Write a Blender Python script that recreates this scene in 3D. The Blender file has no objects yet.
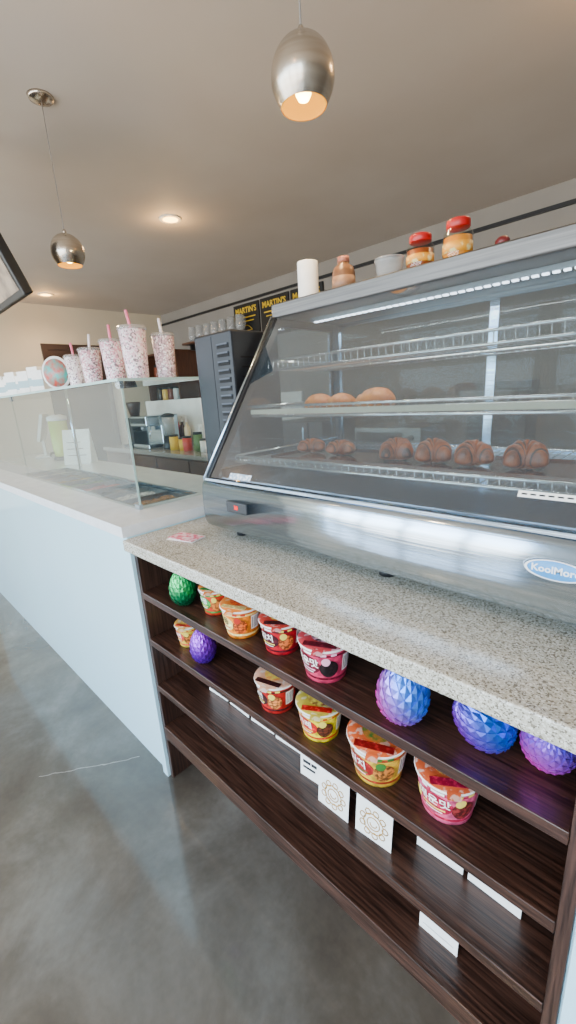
import bpy, bmesh, math, random
from mathutils import Vector, Matrix
random.seed(7)
SC=bpy.context.scene; COL=SC.collection
pi=math.pi

# ------------------------------------------------------------ materials
def lin(c):
    r=[]
    for v in c[:3]:
        v=v/255.0
        r.append(v/12.92 if v<=0.04045 else ((v+0.055)/1.055)**2.4)
    return (r[0],r[1],r[2],1.0)
MATS={}
def M(name,c1,rough=0.5,metal=0.0,c2=None,scale=8.0,stretch=(1,1,1),bump=0.0,bscale=None,detail=4,coat=0.0,spec=0.5,lo=0.35,hi=0.65,rot=(0,0,0)):
    if name in MATS: return MATS[name]
    m=bpy.data.materials.new(name); m.use_nodes=True
    nt=m.node_tree; b=nt.nodes['Principled BSDF']
    b.inputs['Base Color'].default_value=lin(c1); b.inputs['Roughness'].default_value=rough
    b.inputs['Metallic'].default_value=metal; b.inputs['Coat Weight'].default_value=coat
    b.inputs['Specular IOR Level'].default_value=spec
    if c2 is None: c2=tuple(max(0,v*0.94) for v in c1)
    tc=nt.nodes.new('ShaderNodeTexCoord'); mp=nt.nodes.new('ShaderNodeMapping')
    mp.inputs['Scale'].default_value=stretch; mp.inputs['Rotation'].default_value=rot
    nt.links.new(tc.outputs['Object'],mp.inputs['Vector'])
    n=nt.nodes.new('ShaderNodeTexNoise'); n.inputs['Scale'].default_value=scale; n.inputs['Detail'].default_value=detail
    nt.links.new(mp.outputs[0],n.inputs['Vector'])
    r=nt.nodes.new('ShaderNodeValToRGB'); r.color_ramp.elements[0].position=lo; r.color_ramp.elements[1].position=hi
    r.color_ramp.elements[0].color=lin(c1); r.color_ramp.elements[1].color=lin(c2)
    nt.links.new(n.outputs['Fac'],r.inputs[0]); nt.links.new(r.outputs[0],b.inputs['Base Color'])
    if bump>0:
        n2=nt.nodes.new('ShaderNodeTexNoise'); n2.inputs['Scale'].default_value=bscale or scale; n2.inputs['Detail'].default_value=3
        nt.links.new(mp.outputs[0],n2.inputs['Vector'])
        bp=nt.nodes.new('ShaderNodeBump'); bp.inputs['Strength'].default_value=bump; bp.inputs['Distance'].default_value=0.01
        nt.links.new(n2.outputs['Fac'],bp.inputs['Height']); nt.links.new(bp.outputs[0],b.inputs['Normal'])
    MATS[name]=m; return m
def EM(name,c,strength,base=None):
    if name in MATS: return MATS[name]
    m=bpy.data.materials.new(name); m.use_nodes=True; b=m.node_tree.nodes['Principled BSDF']
    b.inputs['Base Color'].default_value=lin(base or c); b.inputs['Emission Color'].default_value=lin(c); b.inputs['Emission Strength'].default_value=strength
    if base: b.inputs['Roughness'].default_value=.7; b.inputs['Specular IOR Level'].default_value=.1
    MATS[name]=m; return m
def GL(name,tint=(255,255,255),refl=1.0,rough=0.0,haze=0.0,hazec=(200,215,220)):
    if name in MATS: return MATS[name]
    m=bpy.data.materials.new(name); m.use_nodes=True; nt=m.node_tree
    for n in list(nt.nodes): nt.nodes.remove(n)
    o=nt.nodes.new('ShaderNodeOutputMaterial'); t=nt.nodes.new('ShaderNodeBsdfTransparent'); t.inputs[0].default_value=lin(tint)
    g=nt.nodes.new('ShaderNodeBsdfGlossy'); g.inputs['Roughness'].default_value=rough
    f=nt.nodes.new('ShaderNodeFresnel'); f.inputs['IOR'].default_value=1.5
    ge=nt.nodes.new('ShaderNodeNewGeometry')
    inv=nt.nodes.new('ShaderNodeMath'); inv.operation='SUBTRACT'; inv.inputs[0].default_value=refl; 
    mb=nt.nodes.new('ShaderNodeMath'); mb.operation='MULTIPLY'; mb.inputs[1].default_value=refl; nt.links.new(ge.outputs['Backfacing'],mb.inputs[0])
    nt.links.new(mb.outputs[0],inv.inputs[1])
    mu=nt.nodes.new('ShaderNodeMath'); mu.operation='MULTIPLY'; mu.use_clamp=True
    nt.links.new(f.outputs[0],mu.inputs[0]); nt.links.new(inv.outputs[0],mu.inputs[1])
    mx=nt.nodes.new('ShaderNodeMixShader'); nt.links.new(mu.outputs[0],mx.inputs[0])
    last=t.outputs[0]
    if haze>0:
        d=nt.nodes.new('ShaderNodeBsdfDiffuse'); d.inputs[0].default_value=lin(hazec)
        m2=nt.nodes.new('ShaderNodeMixShader'); m2.inputs[0].default_value=haze
        nt.links.new(last,m2.inputs[1]); nt.links.new(d.outputs[0],m2.inputs[2]); last=m2.outputs[0]
    nt.links.new(last,mx.inputs[1]); nt.links.new(g.outputs[0],mx.inputs[2]); nt.links.new(mx.outputs[0],o.inputs[0])
    MATS[name]=m; return m

ceil_m=M('ceiling_paint',(208,197,185),0.7,c2=(202,190,177),scale=1.5)
wall_m=M('wall_paint',(150,144,136),0.8,c2=(144,138,130),scale=2)
endwall_m=M('beige_wall_paint',(222,208,182),0.8,c2=(216,202,176),scale=2)
white_pan=M('glossy_white_panel',(200,240,252),0.08,c2=(194,236,249),scale=1,coat=0.9)
white_top=M('white_quartz',(232,236,238),0.15,c2=(222,226,229),scale=20)
wood=M('dark_wenge_wood',(32,20,16),0.30,c2=(80,54,44),scale=6,stretch=(1.2,30,30),bump=0.08,detail=8,lo=0.36,hi=0.7)
woodside=M('dark_wenge_upright',(36,23,19),0.35,c2=(74,51,42),scale=6,stretch=(30,30,1.2),bump=0.08,detail=8)
brownlam=M('brown_laminate',(98,60,40),0.4,c2=(72,44,30),scale=5,stretch=(20,20,1),detail=6)
steel=M('brushed_steel',(206,222,236),0.17,1.0,c2=(176,196,214),scale=3,stretch=(1,60,60),bump=0.03,detail=3)
steel_t=M('dull_brushed_steel',(112,108,104),0.4,1.0,c2=(94,91,88),scale=3,stretch=(1,60,60),bump=0.02,detail=3)
steel_d=M('satin_steel',(160,162,165),0.35,1.0,c2=(140,143,146),scale=4)
nickel=M('brushed_nickel',(214,204,190),0.26,1.0,c2=(198,186,170),scale=3,stretch=(2,2,40),bump=0.01)
chrome=M('chrome_wire',(240,242,242),0.18,0.8)
black=M('black_plastic',(22,23,26),0.4,c2=(28,29,32),scale=20)
blackmet=M('black_enamel',(25,28,34),0.45,c2=(21,24,29),scale=10,spec=0.4)
slotm=M('vent_edge',(66,73,84),0.6)
slotd=M('vent_shadow',(5,5,6),0.8)
white=M('white_plastic',(236,236,234),0.4)
paper=M('white_paper',(244,242,236),0.8,c2=(236,234,228),scale=30)
gold=M('gold_ink',(186,140,50),0.5)
ink=M('black_ink',(25,25,28),0.6)
redm=M('red_plastic',(180,14,14),0.35)
pinkcard=M('pink_print',(225,90,120),0.5,c2=(245,205,212),scale=60,lo=0.45,hi=0.55)
glass=GL('case_glass',(228,234,235),3.0,haze=.016,hazec=(170,205,235))  # bluish diffuse haze painted in place of window reflections
glass2=GL('clear_guard_glass',(240,248,248),2.2,haze=0.03,hazec=(180,218,238))
rearglass=GL('rear_door_glass',(205,205,200),0.6,haze=0.10,hazec=(160,156,148))
plasticclear=GL('clear_plastic',(240,240,240),1.0,haze=0.28,hazec=(225,225,222))
yell=M('yellow_enamel',(232,192,40),0.4)
warmem=EM('warm_bulb',(255,215,120),24)
lining_glow=EM('lamp_interior_painted_glow',(255,170,20),1.7,base=(70,44,8))  # bulb light on the shade lining, painted as its own emission
recem=EM('recessed_lamp_lens',(255,185,80),20,base=(120,80,30))
led=EM('cool_led_strip',(235,240,255),7)

def granite():
    m=bpy.data.materials.new('speckled_granite'); m.use_nodes=True; nt=m.node_tree; b=nt.nodes['Principled BSDF']
    tc=nt.nodes.new('ShaderNodeTexCoord')
    v=nt.nodes.new('ShaderNodeTexVoronoi'); v.inputs['Scale'].default_value=400
    nt.links.new(tc.outputs['Object'],v.inputs['Vector'])
    r=nt.nodes.new('ShaderNodeValToRGB'); cr=r.color_ramp; cr.interpolation='CONSTANT'
    cr.elements[0].position=0; cr.elements[0].color=lin((116,108,94))
    cr.elements[1].position=0.15; cr.elements[1].color=lin((176,170,154))
    for p,c in((0.35,(193,188,172)),(0.6,(180,174,158)),(0.78,(214,211,201)),(0.94,(132,124,108))):
        e=cr.elements.new(p); e.color=lin(c)
    sep=nt.nodes.new('ShaderNodeSeparateColor'); nt.links.new(v.outputs['Color'],sep.inputs[0])
    nt.links.new(sep.outputs[0],r.inputs[0]); nt.links.new(r.outputs[0],b.inputs['Base Color'])
    b.inputs['Roughness'].default_value=0.18
    return m
granite_m=granite()
def floor_mat():
    m=bpy.data.materials.new('polished_concrete'); m.use_nodes=True; nt=m.node_tree; b=nt.nodes['Principled BSDF']
    N=nt.nodes.new; L=nt.links.new
    tc=N('ShaderNodeTexCoord'); n1=N('ShaderNodeTexNoise'); n1.inputs['Scale'].default_value=2.0; n1.inputs['Detail'].default_value=10; n1.inputs['Roughness'].default_value=0.62; n1.inputs['Distortion'].default_value=.4
    L(tc.outputs['Object'],n1.inputs['Vector'])
    r=N('ShaderNodeValToRGB'); cr=r.color_ramp; cr.elements[0].position=0.28; cr.elements[0].color=lin((62,55,47)); cr.elements[1].position=0.74; cr.elements[1].color=lin((118,115,108))
    e=cr.elements.new(0.5); e.color=lin((86,81,73))
    L(n1.outputs['Fac'],r.inputs[0])
    # cool and warm low-frequency staining
    n4=N('ShaderNodeTexNoise'); n4.inputs['Scale'].default_value=1.1; n4.inputs['Detail'].default_value=3; L(tc.outputs['Object'],n4.inputs['Vector'])
    r4=N('ShaderNodeValToRGB'); r4.color_ramp.elements[0].position=.38; r4.color_ramp.elements[0].color=lin((204,192,176)); r4.color_ramp.elements[1].position=.62; r4.color_ramp.elements[1].color=lin((180,192,204))
    L(n4.outputs['Fac'],r4.inputs[0])
    m4=N('ShaderNodeMix'); m4.data_type='RGBA'; m4.blend_type='OVERLAY'; m4.inputs[0].default_value=0.35
    L(r.outputs[0],m4.inputs[6]); L(r4.outputs[0],m4.inputs[7])
    n2=N('ShaderNodeTexNoise'); n2.inputs['Scale'].default_value=50; n2.inputs['Detail'].default_value=4; L(tc.outputs['Object'],n2.inputs['Vector'])
    mx=N('ShaderNodeMix'); mx.data_type='RGBA'; mx.blend_type='OVERLAY'; mx.inputs[0].default_value=0.15
    L(m4.outputs[2],mx.inputs[6]); L(n2.outputs['Fac'],mx.inputs[7])
    sx=N('ShaderNodeSeparateXYZ'); L(tc.outputs['Object'],sx.inputs[0])
    def math_(op,a,bv=None):
        k=N('ShaderNodeMath'); k.operation=op
        for i,q in enumerate((a,bv)):
            if q is None: continue
            if isinstance(q,(int,float)): k.inputs[i].default_value=q
            else: L(q,k.inputs[i])
        return k.outputs[0]
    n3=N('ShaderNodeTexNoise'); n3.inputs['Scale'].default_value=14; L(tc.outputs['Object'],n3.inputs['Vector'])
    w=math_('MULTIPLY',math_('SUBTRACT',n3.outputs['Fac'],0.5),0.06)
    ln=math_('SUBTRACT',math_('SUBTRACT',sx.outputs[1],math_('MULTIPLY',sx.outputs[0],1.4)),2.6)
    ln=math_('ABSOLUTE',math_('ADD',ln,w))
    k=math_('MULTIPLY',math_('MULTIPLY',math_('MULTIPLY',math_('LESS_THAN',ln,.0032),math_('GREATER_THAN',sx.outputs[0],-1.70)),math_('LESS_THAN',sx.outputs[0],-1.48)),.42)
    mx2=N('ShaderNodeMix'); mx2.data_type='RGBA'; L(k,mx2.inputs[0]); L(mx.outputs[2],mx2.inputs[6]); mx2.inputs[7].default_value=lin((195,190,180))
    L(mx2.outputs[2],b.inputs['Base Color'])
    rr=N('ShaderNodeMapRange'); rr.inputs[3].default_value=0.05; rr.inputs[4].default_value=0.18; L(n1.outputs['Fac'],rr.inputs[0]); L(rr.outputs[0],b.inputs['Roughness'])
    b.inputs['Coat Weight'].default_value=.6; b.inputs['Coat Roughness'].default_value=.05
    return m
floor_m=floor_mat()

# ------------------------------------------------------------ geometry helpers
def mesh_from(bm,name):
    bmesh.ops.recalc_face_normals(bm,faces=bm.faces[:])
    me=bpy.data.meshes.new(name); bm.to_mesh(me); bm.free(); return me
def obj(name,me,mats,parent=None,loc=(0,0,0),rot=(0,0,0),smooth=False,bevel=0,seg=2,label=None):
    if not isinstance(mats,(list,tuple)): mats=[mats]
    for m in mats: me.materials.append(m)
    o=bpy.data.objects.new(name,me); COL.objects.link(o)
    o.location=loc; o.rotation_euler=rot
    if parent: o.parent=parent
    if smooth:
        for p in me.polygons: p.use_smooth=True
    if bevel:
        b=o.modifiers.new('bevel','BEVEL'); b.width=bevel; b.segments=seg; b.limit_method='ANGLE'
    if label: o['label']=label
    return o
def thing(name,label,cat,loc,rot=(0,0,0),group=None):
    o=bpy.data.objects.new(name,None); COL.objects.link(o); o.location=loc; o.rotation_euler=rot
    o.empty_display_size=0.05
    o['label']=label; o['category']=cat
    if group: o['group']=group
    return o
def tag(o,label,cat,group=None):
    o['label']=label; o['category']=cat
    if group: o['group']=group
    return o
def bx(bm,x0,x1,y0,y1,z0,z1,mi=0):
    v=[bm.verts.new(p) for p in ((x0,y0,z0),(x1,y0,z0),(x1,y1,z0),(x0,y1,z0),(x0,y0,z1),(x1,y0,z1),(x1,y1,z1),(x0,y1,z1))]
    for f in ((0,3,2,1),(4,5,6,7),(0,1,5,4),(1,2,6,5),(2,3,7,6),(3,0,4,7)):
        fc=bm.faces.new([v[i] for i in f]); fc.material_index=mi
def box(name,x0,x1,y0,y1,z0,z1,mat,parent=None,bevel=0.0,off=(0,0,0),label=None,rot=(0,0,0),seg=2):
    bm=bmesh.new(); bx(bm,x0,x1,y0,y1,z0,z1)
    return obj(name,mesh_from(bm,name),mat,parent,loc=off,bevel=bevel,label=label,rot=rot,seg=seg)
def boxes(name,lst,mat,parent=None,bevel=0.0,off=(0,0,0),label=None):
    bm=bmesh.new()
    for l in lst: bx(bm,*l)
    return obj(name,mesh_from(bm,name),mat,parent,loc=off,bevel=bevel,label=label)
def lathe_me(prof,seg=32,mi=None,name='lathe'):
    bm=bmesh.new(); rings=[]
    for r,z in prof:
        if r<1e-6: rings.append([bm.verts.new((0,0,z))])
        else: rings.append([bm.verts.new((r*math.cos(2*pi*i/seg),r*math.sin(2*pi*i/seg),z)) for i in range(seg)])
    for k in range(len(rings)-1):
        a,b=rings[k],rings[k+1]
        for i in range(seg):
            j=(i+1)%seg
            if len(a)==1 and len(b)==1: continue
            if len(a)==1: f=bm.faces.new((a[0],b[j],b[i]))
            elif len(b)==1: f=bm.faces.new((a[i],a[j],b[0]))
            else: f=bm.faces.new((a[i],a[j],b[j],b[i]))
            if mi: f.material_index=mi[k]
    return mesh_from(bm,name)
def lathe(name,prof,mat,parent=None,loc=(0,0,0),seg=32,mi=None,smooth=True,label=None,rot=(0,0,0)):
    return obj(name,lathe_me(prof,seg,mi,name),mat,parent,loc,rot,smooth=smooth,label=label)
def tube_bm(bm,pts,r,seg=8):
    pts=[Vector(p) for p in pts]; rings=[]
    for i,p in enumerate(pts):
        d=(pts[min(i+1,len(pts)-1)]-pts[max(i-1,0)]).normalized()
        up=Vector((0,0,1)) if abs(d.z)<0.9 else Vector((1,0,0))
        a=d.cross(up).normalized(); b=d.cross(a)
        rings.append([bm.verts.new(p+(a*math.cos(2*pi*k/seg)+b*math.sin(2*pi*k/seg))*r) for k in range(seg)])
    for i in range(len(rings)-1):
        for k in range(seg):
            j=(k+1)%seg; bm.faces.new((rings[i][k],rings[i][j],rings[i+1][j],rings[i+1][k]))
    bm.faces.new(rings[0][::-1]); bm.faces.new(rings[-1])
def tubes(name,paths,r,mat,parent=None,seg=8,loc=(0,0,0),label=None):
    bm=bmesh.new()
    for p in paths: tube_bm(bm,p,r,seg)
    return obj(name,mesh_from(bm,name),mat,parent,loc,smooth=True,label=label)
def prism_x(name,prof,x0,x1,mat,parent=None,off=(0,0,0),smooth=False,bevel=0,label=None):
    bm=bmesh.new(); a=[bm.verts.new((x0,y,z)) for y,z in prof]; b=[bm.verts.new((x1,y,z)) for y,z in prof]
    n=len(prof)
    for i in range(n):
        j=(i+1)%n; f=bm.faces.new((a[i],a[j],b[j],b[i])); f.smooth=smooth
    bm.faces.new(a[::-1]); bm.faces.new(b)
    return obj(name,mesh_from(bm,name),mat,parent,off,bevel=bevel,label=label)
def text_me(body,size,extr=0.0006,align='CENTER',space=1.0,bold=0.0):
    cu=bpy.data.curves.new('txt','FONT'); cu.body=body; cu.size=size; cu.extrude=extr; cu.align_x=align; cu.align_y='CENTER'; cu.resolution_u=3
    cu.space_character=space; cu.offset=bold
    o=bpy.data.objects.new('txt',cu); COL.objects.link(o)
    dg=bpy.context.evaluated_depsgraph_get(); me=bpy.data.meshes.new_from_object(o.evaluated_get(dg))
    bpy.data.objects.remove(o); return me
def text_front(name,body,size,mat,parent,loc,rot=(pi/2,0,0),extr=0.0006,align='CENTER',bold=0.0):
    me=text_me(body,size,extr,align,bold=bold); me.materials.clear()
    return obj(name,me,mat,parent,loc,rot)
def patch(name,rf,a0,a1,z0,z1,mat,parent,out=0.0008,n=10,ell=False):
    bm=bmesh.new(); g=[]
    for i in range(n+1):
        row=[]
        for j in range(n+1):
            u=i/n*2-1; v=j/n*2-1
            if ell: u,v=u*math.sqrt(1-v*v/2),v*math.sqrt(1-u*u/2)
            a=(a0+a1)/2+(a1-a0)/2*u; z=(z0+z1)/2+(z1-z0)/2*v; r=rf(z)+out
            row.append(bm.verts.new((r*math.sin(a),-r*math.cos(a),z)))
        g.append(row)
    for i in range(n):
        for j in range(n): bm.faces.new((g[i][j],g[i+1][j],g[i+1][j+1],g[i][j+1]))
    return obj(name,mesh_from(bm,name),mat,parent,smooth=True)
def wrap_text(name,body,size,rf,ang,zc,mat,parent,out=0.0016,bold=0.0):
    me=text_me(body,size,0.0,bold=bold); me.materials.clear()
    for v in me.vertices:
        z=zc+v.co.y; r=rf(z)+out; a=ang+v.co.x/r
        v.co=(r*math.sin(a),-r*math.cos(a),z)
    return obj(name,me,mat,parent)
def struct(o): o['kind']='structure'; return o

# ------------------------------------------------------------ room shell
XL,XR,YF,YB,H=-7.35,2.6,-2.8,4.45,2.9
struct(box('floor',XL-.1,XR+.1,YF-.1,YB+.1,-.1,0,floor_m))
struct(box('ceiling',XL-.1,XR+.1,YF-.1,YB+.1,H,H+.1,ceil_m))
struct(box('wall_back',XL-.1,XR+.1,YB,YB+.1,0,H,wall_m))
struct(box('wall_left',XL-.1,XL,YF,YB,0,H,endwall_m))
struct(box('wall_right',XR,XR+.1,YF,YB,0,H,wall_m))
L=[(XL,XR,YF-.1,YF,0,.12),(XL,XR,YF-.1,YF,2.72,H)]
xs=[XL+.05+i*(XR-XL-.1)/5 for i in range(6)]
for x in xs: L.append((x-.06,x+.06,YF-.1,YF,.12,2.72))
struct(boxes('wall_front',L,wall_m))
for i in range(5):
    a=xs[i]+.06; b=xs[i+1]-.06
    struct(boxes('window_%d'%(i+1),[(a,a+.05,YF-.08,YF-.02,.12,2.72),(b-.05,b,YF-.08,YF-.02,.12,2.72),(a+.05,b-.05,YF-.08,YF-.02,.12,.18),(a+.05,b-.05,YF-.08,YF-.02,2.66,2.72),(a+.05,b-.05,YF-.08,YF-.02,2.1,2.14)],black))
struct(box('trim_1',XL,XR,YB-.03,YB,2.72,2.75,black))
struct(box('baseboard_back',XL,XR,YB-.015,YB,0,.12,white))
struct(boxes('door_1',[(XL,XL+.04,2.35,2.43,0,2.35),(XL,XL+.04,3.25,3.33,0,2.35),(XL,XL+.04,2.43,3.25,2.27,2.35),(XL,XL+.025,2.43,3.25,0,2.27)],M('dark_door',(70,52,44),0.5)))

for i,(x,y) in enumerate([(-3.53,2.35),(-6.68,2.33),(-.38,2.35),(-3.53,-.6),(-.38,-.9)]):  # last three lie out of view, added for extra light
    t=thing('recessed_light','round white recessed downlight glowing warm in the ceiling','ceiling light',(x,y,H-.012),group='recessed ceiling lights')
    lathe('trim_ring',[(.065,.0),(.09,0),(.095,.006),(.095,.012),(.065,.012),(.065,0)],white,t)
    lathe('lens',[(0,-.004),(.03,-.002),(.064,.004),(.064,.011),(0,.011)],recem,t)
    l=bpy.data.lights.new('downlight','SPOT'); l.energy=70; l.color=(1,.68,.38); l.spot_size=2.7; l.spot_blend=1; l.shadow_soft_size=.06
    lo=bpy.data.objects.new('downlight_glow',l); COL.objects.link(lo); lo.parent=t; lo.location=(0,0,-.02)
    l=bpy.data.lights.new('added_ceiling_halo','POINT'); l.energy=4.5; l.color=(1,.58,.2); l.shadow_soft_size=.05  # extra point lamp added to put a warm halo on the ceiling
    lo=bpy.data.objects.new('added_ceiling_halo',l); COL.objects.link(lo); lo.parent=t; lo.location=(0,0,-.12)

# ------------------------------------------------------------ pendant lamps
def pendant(x,y):
    t=thing('pendant_lamp','egg-shaped brushed nickel pendant lamp with glowing warm bulb','pendant lamp',(x,y,2.146),group='pendant lamps over the counter')
    Hh=.155
    outer=[]
    for i in range(25):
        k=i/24
        if k<.40: r=.062+(.085-.062)*math.sin(k/.40*pi/2)
        else:
            q=(k-.40)/.60; r=.085*math.sqrt(max(0,1-q**2.1))
        outer.append((max(r,.007),k*Hh))
    lathe('lamp_shade',outer+[(0,Hh)],nickel,t,seg=48)
    lathe('shade_lining',[(max(r-.003,.006),z+.0004) for r,z in outer[:21]],lining_glow,t,seg=48)
    lathe('cap',[(.0,Hh-.004),(.010,Hh-.004),(.010,Hh+.012),(.005,Hh+.02),(.0,Hh+.02)],nickel,t,seg=24)
    lathe('bulb',[(0,.012),(.014,.016),(.021,.028),(.022,.04),(.018,.056),(.011,.07),(.011,.09),(0,.09)],warmem,t,seg=24)
    tubes('cord',[[(0,0,Hh+.015),(0,0,.742)]],.0024,M('grey_cord',(150,144,138),.5),t)
    lathe('canopy',[(0,.729),(.02,.729),(.055,.741),(.062,.754),(0,.754)],nickel,t)
    l=bpy.data.lights.new('lamp','POINT'); l.energy=15; l.color=(1,.68,.34); l.shadow_soft_size=.03
    lo=bpy.data.objects.new('bulb_glow',l); COL.objects.link(lo); lo.parent=t; lo.location=(0,0,-.06)
pendant(-.907,1.07); pendant(-2.62,1.07)

# ------------------------------------------------------------ left serving counter
LX0,LX1=-4.4,-1.335
c=thing('serving_counter','long glossy white serving counter with white stone top','counter',((LX0+LX1)/2,.9,0))
o=(-c.location[0],-c.location[1],0)
boxes('body',[(LX0,LX1-.001,.575,.60,0,.972),(LX0,LX0+.02,.60,1.25,0,.972),(LX1-.021,LX1-.001,.60,1.25,0,.972),(LX0+.02,LX1-.021,1.23,1.25,0,.972)],white_pan,c,off=o)
WX0,WX1,WY0,WY1=-3.1,-1.56,.74,1.0
boxes('countertop',[(LX0,LX1,.56,WY0-.001,.972,1.01),(LX0,LX1,WY1+.001,1.27,.972,1.01),(LX0,WX0-.001,WY0-.001,WY1+.001,.972,1.01),(WX1+.001,LX1,WY0-.001,WY1+.001,.972,1.01)],white_top,c,off=o)
boxes('food_well',[(WX0,WX1,WY0,WY0+.004,.86,1.0095),(WX0,WX1,WY1-.004,WY1,.86,1.0095),(WX0,WX0+.004,WY0+.004,WY1-.004,.86,1.0095),(WX1-.004,WX1,WY0+.004,WY1-.004,.86,1.0095),(WX0+.004,WX1-.004,WY0+.004,WY1-.004,.86,.864),
  (WX0-.012,WX1+.012,WY0-.012,WY0,1.0098,1.0102),(WX0-.012,WX1+.012,WY1,WY1+.012,1.0098,1.0102),(WX1,WX1+.012,WY0,WY1,1.0098,1.0102)],steel,c,off=o)
cols=[(225,215,190),(120,60,40),(210,170,90),(90,130,60),(200,60,60),(60,40,34),(230,225,220),(180,120,60)]
n=8; w=(WX1-WX0-.02)/n
for i in range(n):
    x0=WX0+.01+i*w; y0,y1=WY0+.012,WY1-.012
    p=thing('food_pan','small stainless food pan holding toppings in the counter well','food pan',(x0+w/2,(y0+y1)/2,.8641),group='toppings pans in the counter well')
    a=w/2-.004; d=(y1-y0)/2
    boxes('pan',[(-a,a,-d,d,0,.003),(-a,a,-d,-d+.002,.003,.135),(-a,a,d-.002,d,.003,.135),(-a,-a+.002,-d+.002,d-.002,.003,.135),(a-.002,a,-d+.002,d-.002,.003,.135)],steel_d,p)
    cc=cols[i]; bm=bmesh.new()
    bmesh.ops.create_grid(bm,x_segments=14,y_segments=14,size=1)
    for v in bm.verts: v.co=Vector((v.co.x*(a-.003),v.co.y*(d-.003),.112+random.uniform(-.004,.008)))
    obj('topping',mesh_from(bm,'topping'),M('topping_%d'%i,cc,.5,c2=tuple(q*.6 for q in cc),scale=60),p)

g=thing('sneeze_guard','clear glass sneeze guard with glass top shelf on the counter','sneeze guard',(-2.9,.88,1.0104))
o=(2.9,-.88,-1.0104); B=1.0106
GX0,GX1,GY0,GY1=-4.3,-1.5,.712,1.04
box('glass_front',GX0,-2.905,GY0,GY0+.008,B,1.478,glass2,g,off=o)
box('glass_front',-2.895,GX1,GY0,GY0+.008,B,1.478,glass2,g,off=o)
box('glass_side',GX1-.008,GX1,GY0+.009,GY1,B,1.478,glass2,g,off=o)
box('glass_shelf',GX0,GX1+.01,GY0-.01,GY1+.02,1.479,1.489,glass2,g,off=o,bevel=.002)
edge=M('green_glass_edge',(176,208,204),.15)
boxes('shelf_edge',[(GX0,GX1+.012,GY0-.013,GY0-.0105,1.479,1.489)],edge,g,off=o)
boxes('shelf_edge',[(GX1+.0105,GX1+.013,GY0-.0105,GY1+.02,1.479,1.489)],edge,g,off=o)
boxes('glass_edge',[(GX1+.0002,GX1+.002,GY0,GY0+.008,B,1.478)],edge,g,off=o)
tubes('post',[[(-2.9,GY1-.02,B),(-2.9,GY1-.02,1.478)]],.010,steel,g,loc=o)
for bb in ((GX1-.03,GX1+.003,GY0-.003,GY0+.012,1.455,1.479),(GX1-.03,GX1+.003,GY0-.003,GY0+.012,B,1.03),(-2.92,-2.88,GY0-.003,GY0+.012,1.455,1.479)):
    box('corner_clip',*bb,steel,g,off=o)

def cupmat(i,base,spot):
    m=bpy.data.materials.new('printed_cup_%d'%i); m.use_nodes=True; nt=m.node_tree; b=nt.nodes['Principled BSDF']
    tc=nt.nodes.new('ShaderNodeTexCoord'); v=nt.nodes.new('ShaderNodeTexVoronoi'); v.inputs['Scale'].default_value=190
    nt.links.new(tc.outputs['Object'],v.inputs['Vector']); s=nt.nodes.new('ShaderNodeSeparateColor'); nt.links.new(v.outputs['Color'],s.inputs[0])
    r=nt.nodes.new('ShaderNodeValToRGB'); r.color_ramp.interpolation='CONSTANT'
    r.color_ramp.elements[0].color=lin(base); r.color_ramp.elements[1].position=.38; r.color_ramp.elements[1].color=lin(spot)
    e=r.color_ramp.elements.new(.62); e.color=lin((246,240,240)); e=r.color_ramp.elements.new(.84); e.color=lin((138,120,126))
    nt.links.new(s.outputs[0],r.inputs[0]); nt.links.new(r.outputs[0],b.inputs['Base Color']); b.inputs['Roughness'].default_value=.25
    return m
def cup(x,y,h,r,i,base,spot,lab,lean):
    t=thing('bubble_tea_cup',lab,'cup',(x,y,1.4892),rot=(0,0,random.uniform(0,6)),group='bubble tea cups on the glass shelf')
    m=cupmat(i,base,spot)
    lathe('cup_body',[(0,0),(r*.74,0),(r*.76,.004),(r*.95,h*.93),(r*.9,h*.93),(0,h*.93)],m,t)
    lathe('lid',[(r*.96,h*.93),(r*1.03,h*.93),(r*1.03,h*.965),(r*.97,h*.97),(r*.93,h),(0,h)],plasticclear,t)
    tubes('straw',[[(0,0,h*.5),(lean*.3,0,h*1.0),(lean,0,h+.055)]],.0055,M('pink_straw_%d'%(i%2),[(232,120,150),(235,225,228)][i%2],.4),t)
cup(-1.565,.82,.185,.051,0,(232,190,202),(244,222,229),'large pink and white printed bubble tea cup with straw',.012)
cup(-1.56,.94,.165,.045,1,(196,166,174),(226,190,200),'pink patterned bubble tea cup on glass shelf corner',-.01)
cup(-1.77,.83,.165,.048,2,(230,170,186),(244,224,229),'tall printed bubble tea cup with white straw',.0)
cup(-1.97,.82,.155,.047,3,(216,160,172),(244,220,226),'pink printed bubble tea cup with pink straw',.01)
cup(-2.20,.84,.15,.047,4,(240,230,228),(224,198,204),'pale bubble tea cup with pastel print',-.01)
t=thing('photo_stand','round framed drink picture in teal and red','sign',(-2.53,.86,1.4892),rot=(0,0,math.radians(35)))
box('stand_base',-.05,.05,-.02,.02,0,.012,white,t,bevel=.002)
lathe('frame',[(0,0),(.082,0),(.085,.004),(.082,.008),(0,.008)],white,t,loc=(0,.004,.094),rot=(pi/2,0,0))
lathe('picture',[(0,0),(.072,0),(.072,.001),(0,.001)],M('drink_picture',(196,60,44),.4,c2=(60,170,160),scale=25),t,loc=(0,-.0042,.094),rot=(pi/2,0,0))
for i in range(8):
    x=-2.70-i*.13
    t=thing('carton','small white carton with pale blue print on the shelf','box',(x,.84+.02*(i%2),1.4892),rot=(0,0,math.radians(20)),group='small cartons on the glass shelf')
    h=.12+.014*((i*2)%3)
    box('box_body',-.045,.045,-.035,.035,0,h,paper,t,bevel=.002)
    box('printed_band',-.0455,.0455,-.0356,-.0351,h*.3,h*.6,M('pale_blue_print',(150,180,186),.5),t)

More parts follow.
